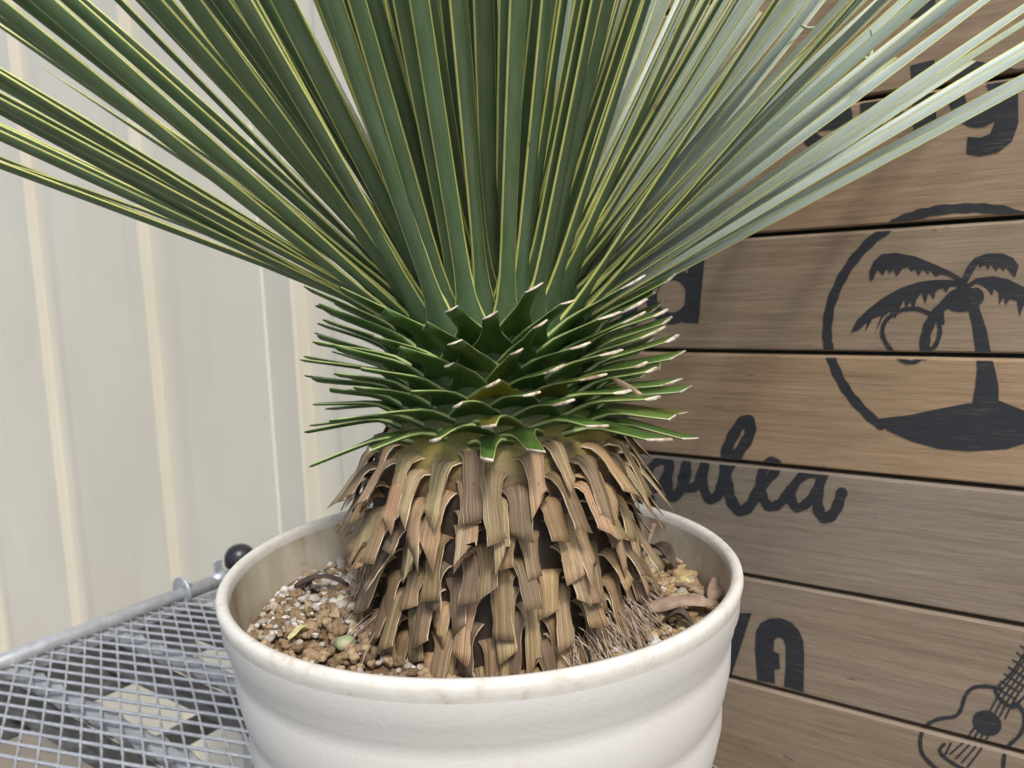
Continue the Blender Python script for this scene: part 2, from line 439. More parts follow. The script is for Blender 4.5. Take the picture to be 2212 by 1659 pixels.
def ring(cx, cy, rx, ry, ix, iy, icx=None, icy=None, n=36, a0=0, a1=360, rot=0):
    icx = cx if icx is None else icx; icy = cy if icy is None else icy
    P = lambda t, x, y, a, b: (x + a*math.cos(t)*math.cos(rot)-b*math.sin(t)*math.sin(rot), y + a*math.cos(t)*math.sin(rot)+b*math.sin(t)*math.cos(rot))
    ts = [rad(a0 + (a1-a0)*k/n) for k in range(n+1)]
    return [[P(ts[k], cx, cy, rx, ry), P(ts[k+1], cx, cy, rx, ry), P(ts[k+1], icx, icy, ix, iy), P(ts[k], icx, icy, ix, iy)] for k in range(n)]

LIFT = [0]
def paint(name, polys, T):
    """lay a painted shape on the planks, cut at every gap so that no paint bridges a joint"""
    V = []; Fc = []; HL = []
    for ip, p in enumerate(polys):
        q = [T(v) for v in p]
        b = len(V); V += q; HL += [ip*4e-6]*len(q)
        if len(q) == 4: Fc.append([b, b+1, b+2, b+3])
        else:
            for tri in tessellate_polygon([[Vector((x, y, 0)) for x, y in q]]): Fc.append([b+i for i in tri])
    zmin, zmax = min(v[1] for v in V), max(v[1] for v in V)
    LIFT[0] += 1
    for o, z0, z1, dy in planks:
        if zmax < z0 or zmin > z1: continue
        bm = bmesh.new()
        bv = []
        for (s, z), h_ in zip(V, HL): bv.append(bm.verts.new((s, dy - 0.00045 - 0.00006*(LIFT[0] % 7) - h_, z)))
        for f in Fc:
            if len(set(f)) >= 3:
                try: bm.faces.new([bv[i] for i in f])
                except ValueError: pass
        for zc, nz in ((z0, -1), (z1, 1)):
            bmesh.ops.bisect_plane(bm, geom=bm.verts[:]+bm.edges[:]+bm.faces[:], plane_co=(0, 0, zc), plane_no=(0, 0, nz), clear_outer=True)
        for f in bm.faces:
            if f.normal.y > 0: f.normal_flip()
        loose = [v for v in bm.verts if not v.link_faces]
        if loose: bmesh.ops.delete(bm, geom=loose, context='VERTS')
        if not bm.faces: bm.free(); continue
        me = bpy.data.meshes.new(name); bm.to_mesh(me); bm.free()
        l = me.uv_layers.new(name='UVMap')
        for lp in me.loops:
            c = me.vertices[lp.vertex_index].co; l.data[lp.index].uv = (c.x, c.z)
        me.materials.append(M_PAINT)
        link(bpy.data.objects.new(name, me), o)

# first word, behind the leaves: ...erig
paint('painted_letter', [[(-60,-120),(60,-120),(40,110),(-80,110)]], T1)
paint('painted_letter', [[(540,-130),(650,-130),(640,20),(520,30)]], T1)
paint('painted_letter', [[(980,-130),(1110,-130),(1090,95),(1000,112),(960,60)]], T1)
paint('painted_letter', [[(1660,-140),(1780,-140),(1760,70),(1640,95)]], T1)
paint('painted_letter', ring(250, 800, 130, 170, 62, 90), T1)
paint('painted_letter', [[(500,520),(600,500),(640,560),(620,820),(540,830),(490,700)]] + ring(570, 720, 150, 165, 70, 80, n=30), T1)
paint('painted_letter', ring(900, 660, 135, 160, 62, 78), T1)
paint('painted_letter', ring(1215, 615, 140, 160, 62, 76, a0=38, a1=345) + [[(1140,585),(1345,555),(1352,640),(1145,660)]], T1)
paint('painted_letter', [[(1385,490),(1490,480),(1500,520),(1560,470),(1612,480),(1600,590),(1540,585),(1500,620),(1500,700),(1395,700)]], T1)
paint('painted_letter', [[(1648,430),(1765,400),(1772,678),(1655,682)], [(1640,330),(1760,300),(1765,375),(1645,405)]], T1)
paint('painted_letter', ring(1975, 475, 145, 165, 62, 72), T1)
paint('painted_letter', [[(2070,330),(2180,350),(2182,620),(2150,710),(2080,765),(1990,784),(1922,772),(1928,688),(1990,692),(2040,672),(2062,620)]], T1)
# second word: ...ld
paint('painted_letter', [[(215,1262),(290,1268),(262,1640),(183,1645)]], T1)
paint('painted_letter', [[(-20,1330),(70,1330),(60,1640),(-30,1640)]], T1)
paint('painted_letter', ring(440, 1488, 130, 142, 74, 82, rot=rad(8)) + [[(535,1225),(614,1222),(574,1624),(495,1620)]], T1)
# third word, brush script: ...aulea
paint('painted_script', stroke([(72,580),(62,700),(66,850),(80,1000)], 62) , T2)
paint('painted_script', stroke([(-40,930),(0,880),(50,900),(70,1000),(120,1050),(220,1035)], 46), T2)
paint('painted_script', stroke([(318,835),(255,838),(205,895),(195,970),(240,985),(295,930),(325,845)], 44), T2)
paint('painted_script', stroke([(322,850),(312,960),(345,1028),(405,940),(412,850)], 52), T2)
paint('painted_script', stroke([(412,850),(392,930),(420,978),(470,955),(508,850)], 50), T2)
paint('painted_script', stroke([(508,850),(500,960),(540,1040),(595,1000)], 52), T2)
paint('painted_script', stroke([(595,990),(620,900),(690,790),(745,700),(750,625),(712,625),(655,710),(622,810),(628,940),(655,1050),(702,1098),(755,1065),(805,970)], 60), T2)
paint('painted_script', stroke([(805,975),(880,895),(888,842),(845,845),(812,910),(815,1010),(855,1075),(915,1055),(965,985)], 52), T2)
paint('painted_script', stroke([(1110,895),(1030,915),(975,990),(985,1070),(1035,1072),(1100,1000),(1142,895)], 50), T2)
paint('painted_script', stroke([(1142,890),(1112,1010),(1122,1105),(1165,1135),(1210,1090),(1240,1005)], 60), T2)
# last word: ...VA
paint('painted_letter', [[(432,520),(330,520),(255,800),(160,520),(40,500),(200,900),(300,930)]], T3)
paint('painted_letter', [[(470,960),(455,760),(460,640),(490,585),(550,555),(620,552),(690,580),(740,630),(770,700),(776,790),(772,1037),(645,1000),(655,870),(655,740),(640,692),(610,676),(580,695),(576,770),(612,785),(618,888),(580,890),(586,982)]], T3)
# palm emblem
EMB = 'painted_emblem'
ring_pts = [(390,1405),(330,1360),(230,1255),(160,1150),(112,1040),(90,960),(82,880),(98,740),(150,600),(230,470),(330,360),(430,285),(500,243),(600,208),(720,182),(870,172),(1000,175),(1130,198),(1300,275),(1450,430),(1540,620),(1565,850),(1520,1080),(1420,1270),(1290,1395)]
for part_ in (ring_pts[:15], ring_pts[14:]): paint(EMB, stroke(part_, 54), T7)
paint(EMB, [[(380,1366),(560,1345),(720,1310),(880,1280),(1060,1265),(1200,1320),(1310,1385),(1230,1500),(1100,1540),(900,1553),(720,1540),(560,1495),(420,1432)]], T7)
paint(EMB, [[(880,735),(940,715),(990,870),(1015,1010),(1040,1100),(1057,1190),(1056,1280),(905,1290),(925,1180),(935,1080),(922,960),(905,830)]], T7)
paint(EMB, [[(850,572),(780,530),(690,490),(580,445),(470,425),(390,435),(345,475),(322,530),(325,590),(345,575),(370,520),(400,555),(420,515),(440,545),(460,520),(480,560),(510,515),(545,508),(560,530),(585,520),(600,555),(630,520),(660,550),(665,520),(700,560),(730,545),(770,555),(840,600)]], T7)
paint(EMB, [[(850,595),(780,580),(700,578),(600,592),(500,625),(400,680),(310,750),(250,810),(215,880),(260,865),(310,820),(300,875),(340,800),(390,780),(352,885),(400,790),(440,760),(470,800),(495,740),(520,690),(530,740),(555,700),(575,750),(590,690),(620,650),(640,715),(660,650),(690,690),(700,640),(740,625),(760,650),(780,615),(840,615)]], T7)
paint(EMB, [[(845,575),(880,500),(920,455),(990,430),(1080,430),(1140,455),(1170,500),(1150,565),(1120,530),(1095,500),(1090,530),(1060,500),(1045,530),(1015,485),(1000,520),(980,490),(950,510),(945,485),(920,520),(872,605)]], T7)
paint(EMB, [[(865,612),(930,570),(1020,558),(1110,575),(1200,620),(1260,700),(1290,800),(1250,760),(1200,720),(1175,790),(1160,700),(1120,690),(1095,725),(1085,680),(1060,720),(1055,650),(1030,630),(1020,670),(990,630),(960,610),(930,600),(880,630)]], T7)
paint(EMB, [ellipse(855, 692, 112, 70, rad(-8))], T7)
paint(EMB, [ellipse(930, 675, 44, 52)], T7)
paint(EMB, stroke([(850,600),(830,660),(750,720),(680,800),(642,900),(636,1005)], 58), T7)
paint(EMB, stroke([(712,800),(722,880),(692,958),(640,985)], 26), T7)
paint(EMB, stroke([(735,740),(740,825)], 18, sm=False), T7)
paint(EMB, stroke([(665,770),(600,746),(520,747),(450,780),(405,830),(400,900),(440,970),(500,1030),(570,1046),(640,1010)], 24), T7)
# ukulele line drawing
UK = 'painted_ukulele'
paint(UK, stroke([(2060,1015),(1960,1000),(1880,1010),(1830,1060),(1800,1150),(1760,1195),(1650,1215),(1570,1260),(1535,1340),(1545,1430),(1600,1500),(1680,1565),(1800,1630),(1950,1650),(2060,1590),(2085,1450),(2110,1390),(2190,1310),(2218,1220),(2200,1150),(2150,1110)], 26), T3)
paint(UK, [ellipse(1970, 1240, 100, 80, rad(28))], T3)
for k in range(4):
    paint(UK, stroke([(1985+34*k, 1170+14*k), (2050+32*k, 1050+14*k), (2215+26*k, 830+16*k), (2330+22*k, 640+18*k)], 12, sm=False), T3)
    paint(UK, stroke([(1885+30*k, 1275+18*k), (1830+32*k, 1350+22*k), (1730+38*k, 1440+28*k)], 13), T3)
for k in range(9):
    paint(UK, stroke([(2035+26*k, 1010-46*k), (2160+22*k, 1085-46*k)], 11, sm=False), T3)
paint(UK, stroke([(2025,1015),(2040,1060),(2090,1110),(2150,1135),(2180,1100)], 24), T3)
paint(UK, stroke([(2028,1010),(2120,925),(2230,770),(2340,600)], 16), T3)
paint(UK, stroke([(2180,1105),(2260,1010),(2370,840)], 16), T3)
paint(UK, stroke([(1690,1378),(1662,1415),(1690,1460),(1780,1520),(1870,1560)], 24), T3)
paint(UK, stroke([(1735,1370),(1700,1440)], 14, sm=False), T3)

# ------------------------------------------------------------------ galvanised shelf rack
ZS = 0.90
rack = empty('metal_shelf', WD*-0.85 + WN*0.55, WROT, 'galvanised steel rack shelf with expanded mesh top beside the pot', 'shelf')
OS, ON = -0.85, 0.55            # origin of the rack in the wall frame
def rk(s, n, z): return (s-OS, n-ON, z)
LS, RS, NN, FN = -1.408, -0.22, 0.20, 0.86
b = MB(); b.tube([rk(LS-0.012, NN, ZS+0.005), rk(LS-0.012, 1.0, ZS+0.005)], 0.0150, 16); b.build('side_rail', M_MESH, rack, smooth=True)
b = MB(); b.tube([rk(RS+0.012, NN, ZS-0.02), rk(RS+0.012, FN-0.02, ZS-0.02)], 0.0125, 16); b.build('side_rail', M_MESH, rack, smooth=True)
b = MB(); b.box(rk(LS-0.016, NN, ZS-0.026), rk(LS+0.004, 0.96, ZS-0.006)); bevel(b.build('rail_lip', M_MESH, rack), 0.003)
b = MB(); b.box(rk(LS-0.004, NN, ZS-0.10), rk(LS+0.001, FN, ZS-0.024)); b.box(rk(LS-0.004, NN, ZS-0.104), rk(LS+0.045, FN, ZS-0.1)); b.build('side_beam', M_BEAM, rack)
b = MB(); b.box(rk(LS, FN-0.004, ZS-0.09), rk(RS, FN, ZS-0.012)); b.build('back_beam', M_BEAM, rack)
b = MB(); b.box(rk(LS, NN, ZS-0.09), rk(RS, NN+0.004, ZS-0.012)); b.build('front_beam', M_BEAM, rack)
# flange disc with bolt on the rail, upright tab, corner post with cap
b = MB(); q = rk(LS-0.012, 0.848, ZS+0.012)
b.tube([Vector(q)+Vector((0, -0.003, 0)), Vector(q)+Vector((0, 0.003, 0))], 0.030, 24); bevel(b.build('flange', M_GALV, rack, smooth=False), 0.0015)
b = MB(); q2 = Vector(q)+Vector((0.008, 0, 0.016))
b.tube([q2+Vector((0, -0.004, 0)), q2+Vector((0, 0.014, 0))], 0.006, 6); b.build('bolt', M_GALV, rack)
b = MB(); b.box(rk(LS-0.016, 0.925, ZS+0.010), rk(LS-0.010, 0.945, ZS+0.052)); bevel(b.build('upright_tab', M_GALV, rack), 0.003, 3)
b = MB(); b.tube([rk(LS-0.013, 0.915, ZS+0.006), rk(LS-0.013, 0.95, ZS+0.012)], 0.016, 12, rr=[0.0135, 0.017]); b.build('weld_collar', M_GALV, rack, smooth=True)
PS, PNN = -1.450, 1.010
b = MB(); b.lathe([(0.0, 0.0), (0.028, 0.0), (0.028, 0.918), (0.0, 0.918)], 24, rk(PS, PNN, 0)); po = b.build('corner_post', M_CLEAR, rack, smooth=True)
b = MB(); b.lathe([(0.0285, 0.0), (0.033, 0.002), (0.0335, 0.016), (0.031, 0.028), (0.025, 0.038), (0.015, 0.0445), (0.0, 0.047)], 28, rk(PS, PNN, 0.910)); b.build('post_cap', M_CAP, po, smooth=True)
for s, n in ((LS+0.02, NN+0.02), (RS-0.02, NN+0.02), (RS-0.02, FN-0.03)):
    b = MB(); b.box(rk(s-0.018, n-0.018, 0), rk(s+0.018, n+0.018, ZS-0.012)); b.build('rack_leg', M_BEAM, rack)
# twisted square bars and the angle beam under each
for n0 in (0.355, 0.535, 0.705):
    vs = []; fs = []; N = 200; h = 0.0122
    for k in range(N+1):
        s = LS + 0.004 + (RS-LS-0.008)*k/N; a = (s-LS)/0.060*math.pi/2
        for j in range(4):
            for e_ in (-1, 1):          # two vertices at each arris keep the four faces crisp
                t = a + math.pi/4 + j*math.pi/2 + e_*0.07
                vs.append(rk(s, n0 + h*1.414*math.cos(t), ZS-0.021 + h*1.414*math.sin(t)*0.95))
    for k in range(N):
        for j in range(8): fs.append((k*8+j, k*8+(j+1) % 8, (k+1)*8+(j+1) % 8, (k+1)*8+j))
    mk('twisted_bar', vs, fs, M_MESH, rack, smooth=True)
    b = MB(); b.box(rk(LS+0.003, n0-0.012, ZS-0.072), rk(RS, n0-0.008, ZS-0.038)); b.box(rk(LS+0.003, n0-0.030, ZS-0.0755), rk(RS, n0-0.008, ZS-0.072)); b.build('angle_beam', M_BEAM, rack)
for s0, dz in ((-1.215, -0.15), (-0.50, -0.15)):
    b = MB(); b.box(rk(s0-0.002, NN, ZS+dz-0.034), rk(s0+0.002, FN-0.006, ZS+dz)); b.box(rk(s0-0.016, NN, ZS+dz), rk(s0+0.002, FN-0.006, ZS+dz+0.004)); b.build('cross_beam', M_BEAM, rack)
# lower brace seen through the mesh at the left
b = MB(); b.tube([rk(LS+0.02, NN+0.03, 0.48), rk(LS+0.02, FN-0.03, 0.48)], 0.014, 10); b.build('lower_rail', M_BEAM, rack, smooth=True)
b = MB(); b.tube([rk(LS+0.02, NN+0.03, 0.48), rk(RS-0.02, NN+0.03, 0.48)], 0.014, 10); b.build('lower_rail', M_BEAM, rack, smooth=True)
# expanded mesh: rounded diamond openings between flat strands
A = Vector((math.cos(rad(17.5)), math.sin(rad(17.5)))) * 0.0355
B = Vector((math.cos(rad(-27.5)), math.sin(rad(-27.5)))) * 0.0365
vs = []; fs = []; vid = {}
def mv(p, z):
    key = (round(p.x, 5), round(p.y, 5), round(z, 5))
    if key not in vid: vid[key] = len(vs); vs.append(rk(p.x, p.y, z))
    return vid[key]
ORG = Vector((-0.8, 0.5))
for i in range(-60, 60):
    for j in range(-60, 60):
        c = ORG + A*i + B*j
        cc = c + (A+B)*0.5
        if not (LS+0.004 < cc.x < RS-0.002 and NN+0.004 < cc.y < FN-0.004): continue
        def pt(u, v): return c + A*u + B*v
        tA, tB = 0.058, 0.058            # strand half widths as a part of the cell
        outer = [(0, 0), (0.5, 0), (1, 0), (1, 0.5), (1, 1), (0.5, 1), (0, 1), (0, 0.5)]
        rr_ = 0.09; u0, u1, w0, w1 = tB, 1-tB, tA, 1-tA
        inner = []
        for (cu, cv, a0) in ((u0+rr_, w0+rr_, 180), (u1-rr_, w0+rr_, 270), (u1-rr_, w1-rr_, 0), (u0+rr_, w1-rr_, 90)):
            inner.append([(cu+rr_*math.cos(rad(a0+x)), cv+rr_*math.sin(rad(a0+x))) for x in (0, 30, 60, 90)])
        zt = lambda u, v: ZS + 0.0016*(1 if v > 0.5 else -1) * (1 if 0.12 < u < 0.88 else 0.4)
        O = [mv(pt(u, v), ZS) for u, v in outer]
        I = [[mv(pt(u, v), zt(u, v)) for u, v in q] for q in inner]
        for q in range(4):
            co = O[q*2]; pr_ = O[(q*2-1) % 8]; nx = O[(q*2+1) % 8]
            fs.append((co, I[q][2], I[q][1])); fs.append((pr_, co, I[q][1], I[q][0])); fs.append((co, nx, I[q][3], I[q][2]))
            nq = (q+1) % 4
            fs.append((nx, I[nq][0], I[q][3]))
o = mk('expanded_mesh', vs, fs, M_MESH, rack, smooth=True); o['kind'] = 'stuff'
m = o.modifiers.new('thick', 'SOLIDIFY'); m.thickness = 0.0034; m.offset = 0

# ------------------------------------------------------------------ plant pot
PC = Vector((-0.03, 0.62, 0)); ZR = 1.28
pot = empty('plant_pot', (PC.x, PC.y, ZR-0.38), 0, 'large off white round plastic pot with stepped bands holding the yucca', 'pot')
pz = 0.38
out = [(0.0, -0.38), (0.150, -0.38), (0.153, -0.376)]
def band(r0, z0, r1, z1):      # from lower to upper, soft overhanging edge at its foot
    return [(r0-0.0046, z0-0.013), (r0-0.0043, z0-0.008), (r0-0.0031, z0-0.003), (r0-0.0012, z0+0.002), (r0, z0+0.009), ((r0+r1)/2+0.0006, (z0+z1)/2), (r1, z1)]
out += [(0.176, -0.22), (0.187, -0.155)]
out += band(0.1925, -0.139, 0.1945, -0.107)
out += band(0.1990, -0.0915, 0.2012, -0.057)
out += band(0.2055, -0.0415, 0.2085, -0.014)
b = MB(); b.lathe(out, 128, (0, 0, pz)); b.build('pot_wall', M_POT, pot, smooth=True)
rim = [(0.2085, -0.014), (0.2096, -0.010), (0.2104, -0.0055), (0.2098, -0.0022), (0.2080, -0.0004), (0.2058, 0.0), (0.2030, -0.0010), (0.2012, -0.0035), (0.2005, -0.009)]
b = MB(); b.lathe(rim, 128, (0, 0, pz)); b.build('pot_rim', M_RIM, pot, smooth=True)
b = MB(); b.lathe([(0.2005, -0.009), (0.1985, -0.03), (0.192, -0.09), (0.160, -0.36), (0.0, -0.36)], 96, (0, 0, pz)); b.build('pot_inner_wall', M_POTI, pot, smooth=True)

# ------------------------------------------------------------------ potting grit (stuff)
AX = Vector((-0.014, 0.62, 0))
SOIL = 1.236
def soil_z(x, y):
    d = math.hypot(x-AX.x, y-AX.y)
    return SOIL - 0.028*max(0.0, min(1.0, (PC.y-0.05-y)/0.10)) + 0.004*math.sin(x*37+1)*math.cos(y*31) + 0.010*max(0, 1-abs(d-0.10)/0.06)
g = MB()
ico = bmesh.new(); bmesh.ops.create_icosphere(ico, subdivisions=2, radius=1.0)
IV2 = [v.co.copy() for v in ico.verts]; IF2 = [[v.index for v in f.verts] for f in ico.faces]; ico.free()
ico = bmesh.new(); bmesh.ops.create_icosphere(ico, subdivisions=1, radius=1.0)
IV1 = [v.co.copy() for v in ico.verts]; IF1 = [[v.index for v in f.verts] for f in ico.faces]; ico.free()
def lump(p, r, rough=0.25, flat=0.75, hi=True, rnd=R):
    IV, IF = (IV2, IF2) if hi else (IV1, IF1)
    ph = [rnd.uniform(0, 6.3) for _ in range(6)]
    q = Matrix.Rotation(rnd.uniform(0, 6.28), 3, 'Z') @ Matrix.Rotation(rnd.uniform(-0.5, 0.5), 3, 'X')
    sx, sy, s_z = rnd.uniform(0.8, 1.25), rnd.uniform(0.75, 1.1), flat*rnd.uniform(0.8, 1.15)
    vs = []
    for v in IV:
        k = 1 + rough*(0.5*math.sin(3.1*v.x+ph[0])+0.5*math.sin(3.7*v.y+ph[1])+0.45*math.sin(4.3*v.z+ph[2])+0.30*math.sin(8*v.x+5*v.y+ph[3])+0.25*math.sin(9*v.y-6*v.z+ph[4])) + rnd.uniform(-1, 1)*rough*0.22
        vs.append(Vector(p) + q @ Vector((v.x*sx*k, v.y*sy*k, v.z*s_z*k))*r)
    return vs, IF
# bed under the grains
N = 72; ring_r = [0.02, 0.06, 0.09, 0.11, 0.13, 0.15, 0.17, 0.1975]
vs = []; fs = []
for r_ in ring_r:
    for k in range(N):
        a = 2*math.pi*k/N; x, y = PC.x + r_*math.cos(a), PC.y + r_*math.sin(a)
        vs.append((x, y, soil_z(x, y)-0.004 + R.uniform(-0.001, 0.001)))
for i in range(len(ring_r)-1):
    for k in range(N): fs.append((i*N+k, i*N+(k+1) % N, (i+1)*N+(k+1) % N, (i+1)*N+k))
g.add(vs, fs, (0.17, 0.105, 0.055))
TAN = [(0.29, 0.205, 0.115), (0.34, 0.25, 0.145), (0.25, 0.175, 0.10), (0.42, 0.325, 0.20), (0.19, 0.135, 0.08)]
ORANGE = [(0.37, 0.265, 0.135), (0.43, 0.32, 0.17), (0.31, 0.215, 0.11), (0.47, 0.37, 0.215)]
WHITE = [(0.56, 0.54, 0.50), (0.66, 0.65, 0.62), (0.48, 0.45, 0.40), (0.40, 0.37, 0.31)]
cnt = 0
while cnt < 3600:
    a = R.uniform(0, 2*math.pi); r_ = 0.194*math.sqrt(R.random())
    x, y = PC.x + r_*math.cos(a), PC.y + r_*math.sin(a)
    if math.hypot(x-AX.x, y-AX.y) < 0.088 or r_ > 0.190: continue
    cnt += 1
    dx, dy = x-PC.x, y-PC.y
    if dx < 0:
        wh = 0.75 if dy > -0.005 else 0.30
        if dy < -0.06: wh = 0.22
        pal = WHITE if R.random() < wh else TAN
        rr_ = R.uniform(0.0018, 0.0042)
        if pal is TAN: rr_ *= 1.25
    else:
        pal = WHITE if R.random() < 0.10 else ORANGE
        rr_ = R.uniform(0.0016, 0.0048)
        if R.random() < 0.06: rr_ = R.uniform(0.006, 0.009)
    if R.random() < 0.04: rr_ *= 1.6
    c = list(R.choice(pal)); k = R.uniform(0.85, 1.12); c = [min(0.8, q*k) for q in c]
    vs, fs = lump((x, y, soil_z(x, y) + rr_*0.25 + R.uniform(-0.001, 0.0015)), rr_, 0.18 if pal is WHITE else 0.40, 0.80, rr_ > 0.0036)
    g.add(vs, fs, c)
o = mk('potting_grit', g.v, g.f, M_GRIT, smooth=True, vcol=g.c)
tag(o, 'tan and white granular potting grit filling the off white pot', 'gravel', kind='stuff')

def pebble(name, px, r, mat, label, cat, flat=0.8, rough=0.2):
    p = at_z(px[0], px[1], SOIL + 0.006); p.z = soil_z(p.x, p.y) + r*0.45
    vs, fs = lump((0, 0, 0), r, rough, flat)
    tag(mk(name, vs, fs, mat, loc=p), label, cat)
pebble('green_pebble', (745, 1378), 0.0075, M_GREENP, 'mottled green pebble lying against the dry leaf skirt in the pot', 'pebble')
pebble('pale_pebble', (738, 1310), 0.0062, M_PALEP, 'smooth pale grey green pebble among white grit at the left', 'pebble', 0.7, 0.10)
pebble('clay_lump', (1462, 1232), 0.0055, M_RED, 'small rust red clay lump on tan grit right of the skirt', 'clay lump')
pebble('yellow_lump', (1478, 1250), 0.0060, M_LYEL, 'rounded pale yellow lump lying beside the rust red lump', 'pebble')

def litter_leaf(name, pa, pb, wd, mat, label, cat, arch=0.006, curl=0.25, lift=0.004, th=0.0006):
    """a dry curled leaf lying on the grit between two points"""
    a = at_z(*pa, SOIL+0.008); b_ = at_z(*pb, SOIL+0.008); o0 = (a+b_)/2
    d = (b_-a); L = d.length; d.normalize(); sd = Vector((-d.y, d.x, 0))
    zb = max(soil_z(a.x, a.y), soil_z(b_.x, b_.y)) + lift
    vs = []; fs = []; n = 12; m_ = 7
    for i in range(n+1):
        t = i/n; hw = wd*(math.sin(math.pi*(0.03+0.94*t))**0.7)*(1+0.08*math.sin(9*t+1))
        for j in range(m_):
            u = (j/(m_-1))*2-1
            p = a + d*(L*t) + sd*(hw*u)
            vs.append((p.x-o0.x, p.y-o0.y, arch*math.sin(math.pi*t) + curl*hw*u*u + 0.0012*math.sin(7*t+3*u)))
    for i in range(n):
        for j in range(m_-1): fs.append((i*m_+j, i*m_+j+1, (i+1)*m_+j+1, (i+1)*m_+j))
    o = mk(name, vs, fs, mat, loc=(o0.x, o0.y, zb), smooth=True)
    md = o.modifiers.new('thick', 'SOLIDIFY'); md.thickness = th
    return tag(o, label, cat)
litter_leaf('dry_leaf', (1392, 1330), (1545, 1318), 0.0105, M_LBROWN, 'broad brown dry leaf lying curled against the right front rim', 'leaf', 0.008, -0.5, 0.009)
litter_leaf('dry_leaf', (1535, 1300), (1575, 1262), 0.0085, M_LBROWN, 'small brown cupped dry leaf by the right inner pot wall', 'leaf', 0.006, 0.5)
litter_leaf('dark_leaf', (1385, 1196), (1462, 1228), 0.0080, M_LDARK, 'dark curled leaf scrap at the back right of the pot', 'leaf', 0.012, 0.8)
litter_leaf('yellow_leaf_scrap', (622, 1376), (668, 1352), 0.0036, M_LYEL, 'small yellow leaf sliver on white grit at the left', 'leaf', 0.003, 0.4)
litter_leaf('bark_strip', (636, 1262), (752, 1260), 0.0050, M_LDARK, 'dark wavy bark strip lying across the white grit', 'bark', 0.010, -0.4)
litter_leaf('bark_chip', (640, 1262), (672, 1245), 0.0060, M_LBROWN, 'square brown bark chip by the left inner pot wall', 'bark', 0.004, -0.2)
litter_leaf('dead_leaf_strip', (1395, 1215), (1475, 1216), 0.0042, M_LBROWN, 'flat tan dead leaf strip behind the rust red lump', 'leaf', 0.006, -0.3)
litter_leaf('dark_scrap', (1430, 1338), (1500, 1346), 0.0050, M_LDARK, 'crumpled dark scrap lying in front of the broad dry leaf', 'leaf', 0.008, 0.6)
litter_leaf('wood_sliver', (1455, 1256), (1520, 1280), 0.0030, M_LBROWN, 'thin brown wood sliver lying on the tan grit at right', 'twig', 0.004, -0.4)
b = MB(); p0 = at_y(1378, 1225, 0.64); p1 = at_y(1412, 1132, 0.66); c0 = (p0+p1)/2
b.tube([p0-c0, (p0+p1)/2-c0+Vector((0.001, 0, 0)), p1-c0], 0.0022, 7, rr=[0.0024, 0.0021, 0.0026])
tag(b.build('dry_twig', M_LBROWN, smooth=True, loc=c0), 'short dry twig leaning against the brown skirt at right', 'twig')

# ------------------------------------------------------------------ the yucca
plant = empty('yucca_plant', (AX.x, AX.y, SOIL), 0, 'stout yucca with long blue green leaves, trimmed green stubs and brown skirt', 'plant')
ORI = Vector((AX.x, AX.y, SOIL))
GA = rad(137.508)
cb = MB()
core = [(0.110, 1.19), (0.110, 1.235), (0.105, 1.285), (0.104, 1.325), (0.102, 1.36), (0.096, 1.380), (0.084, 1.396), (0.078, 1.42), (0.079, 1.455), (0.081, 1.485), (0.070, 1.525), (0.046, 1.56), (0.0, 1.592)]
cb.lathe([(r_, z-SOIL) for r_, z in core], 72); cb.build('trunk', M_TRUNK, plant, smooth=True)
def core_r(z):
    for (r0, z0), (r1, z1) in zip(core, core[1:]):
        if z0 <= z <= z1: return r0 + (r1-r0)*(z-z0)/(z1-z0)
    return core[0][0] if z < core[0][1] else 0.0

def blade(name, path, hw, th, keel, roll, mats, margin_w, endcap=None, color=(1, 1, 1), jag=0.0, parent=plant, rnd=R, shear=0.0, tshear=0.0, label=None):
    """leaf solid: lens section swept along path. mats: [upper, under, margin, cap]"""
    n = len(path); vs = []; uv = []; fs = []; mi = []; lowm = 4 if len(mats) > 4 else 2
    acc = 0.0
    d0 = (path[1]-path[0]); h = Vector((d0.x, d0.y, 0))
    if h.length < 1e-6: h = Vector((1, 0, 0))
    h.normalize(); side0 = Vector((h.y, -h.x, 0))
    for i, p in enumerate(path):
        t = (path[min(i+1, n-1)] - path[max(i-1, 0)]).normalized()
        S = (side0 - t*side0.dot(t)).normalized(); Nn = S.cross(t)
        a = -roll[i]; S, Nn = S*math.cos(a) + Nn*math.sin(a), Nn*math.cos(a) - S*math.sin(a)
        w_ = hw[i]; m_ = min(margin_w, w_*0.45); tt = th[i]; kk = keel[i]
        if i: acc += (p-path[i-1]).length
        wl = w_*(1 + jag*rnd.uniform(-1, 1)); wr = w_*(1 + jag*rnd.uniform(-1, 1))
        pr = [(-wl, 0.0), (-wl+m_, tt*0.35), (0.0, tt*0.5), (wr-m_, tt*0.35), (wr, 0.0), (wr-m_, -tt*0.35), (0.0, -tt*0.5), (-wl+m_, -tt*0.35)]
        for (x, y) in pr:
            v = p + S*x + Nn*(y + kk*(x/max(w_, 1e-6))**2)
            if shear and i >= n-2:
                f_ = 1.0 if i == n-1 else 0.0
                v = v + t*(f_*(shear*x/max(w_, 1e-6) + tshear*y/max(tt, 1e-6)))
            vs.append(v - ORI); uv.append((0.5 + 0.5*x/max(w_, 1e-5), acc))
    for i in range(n-1):
        for k in range(8):
            fs.append((i*8+k, i*8+(k+1) % 8, (i+1)*8+(k+1) % 8, (i+1)*8+k))
            mi.append([2, 0, 0, 2, lowm, 1, 1, lowm][k])
    fs.append(tuple((n-1)*8+k for k in range(8))); mi.append(3 if len(mats) > 3 else 2)
    o = mk(name, vs, fs, mats, parent, midx=mi, uv=uv, smooth=True, color=color)
    if label: o['label'] = label
    return o

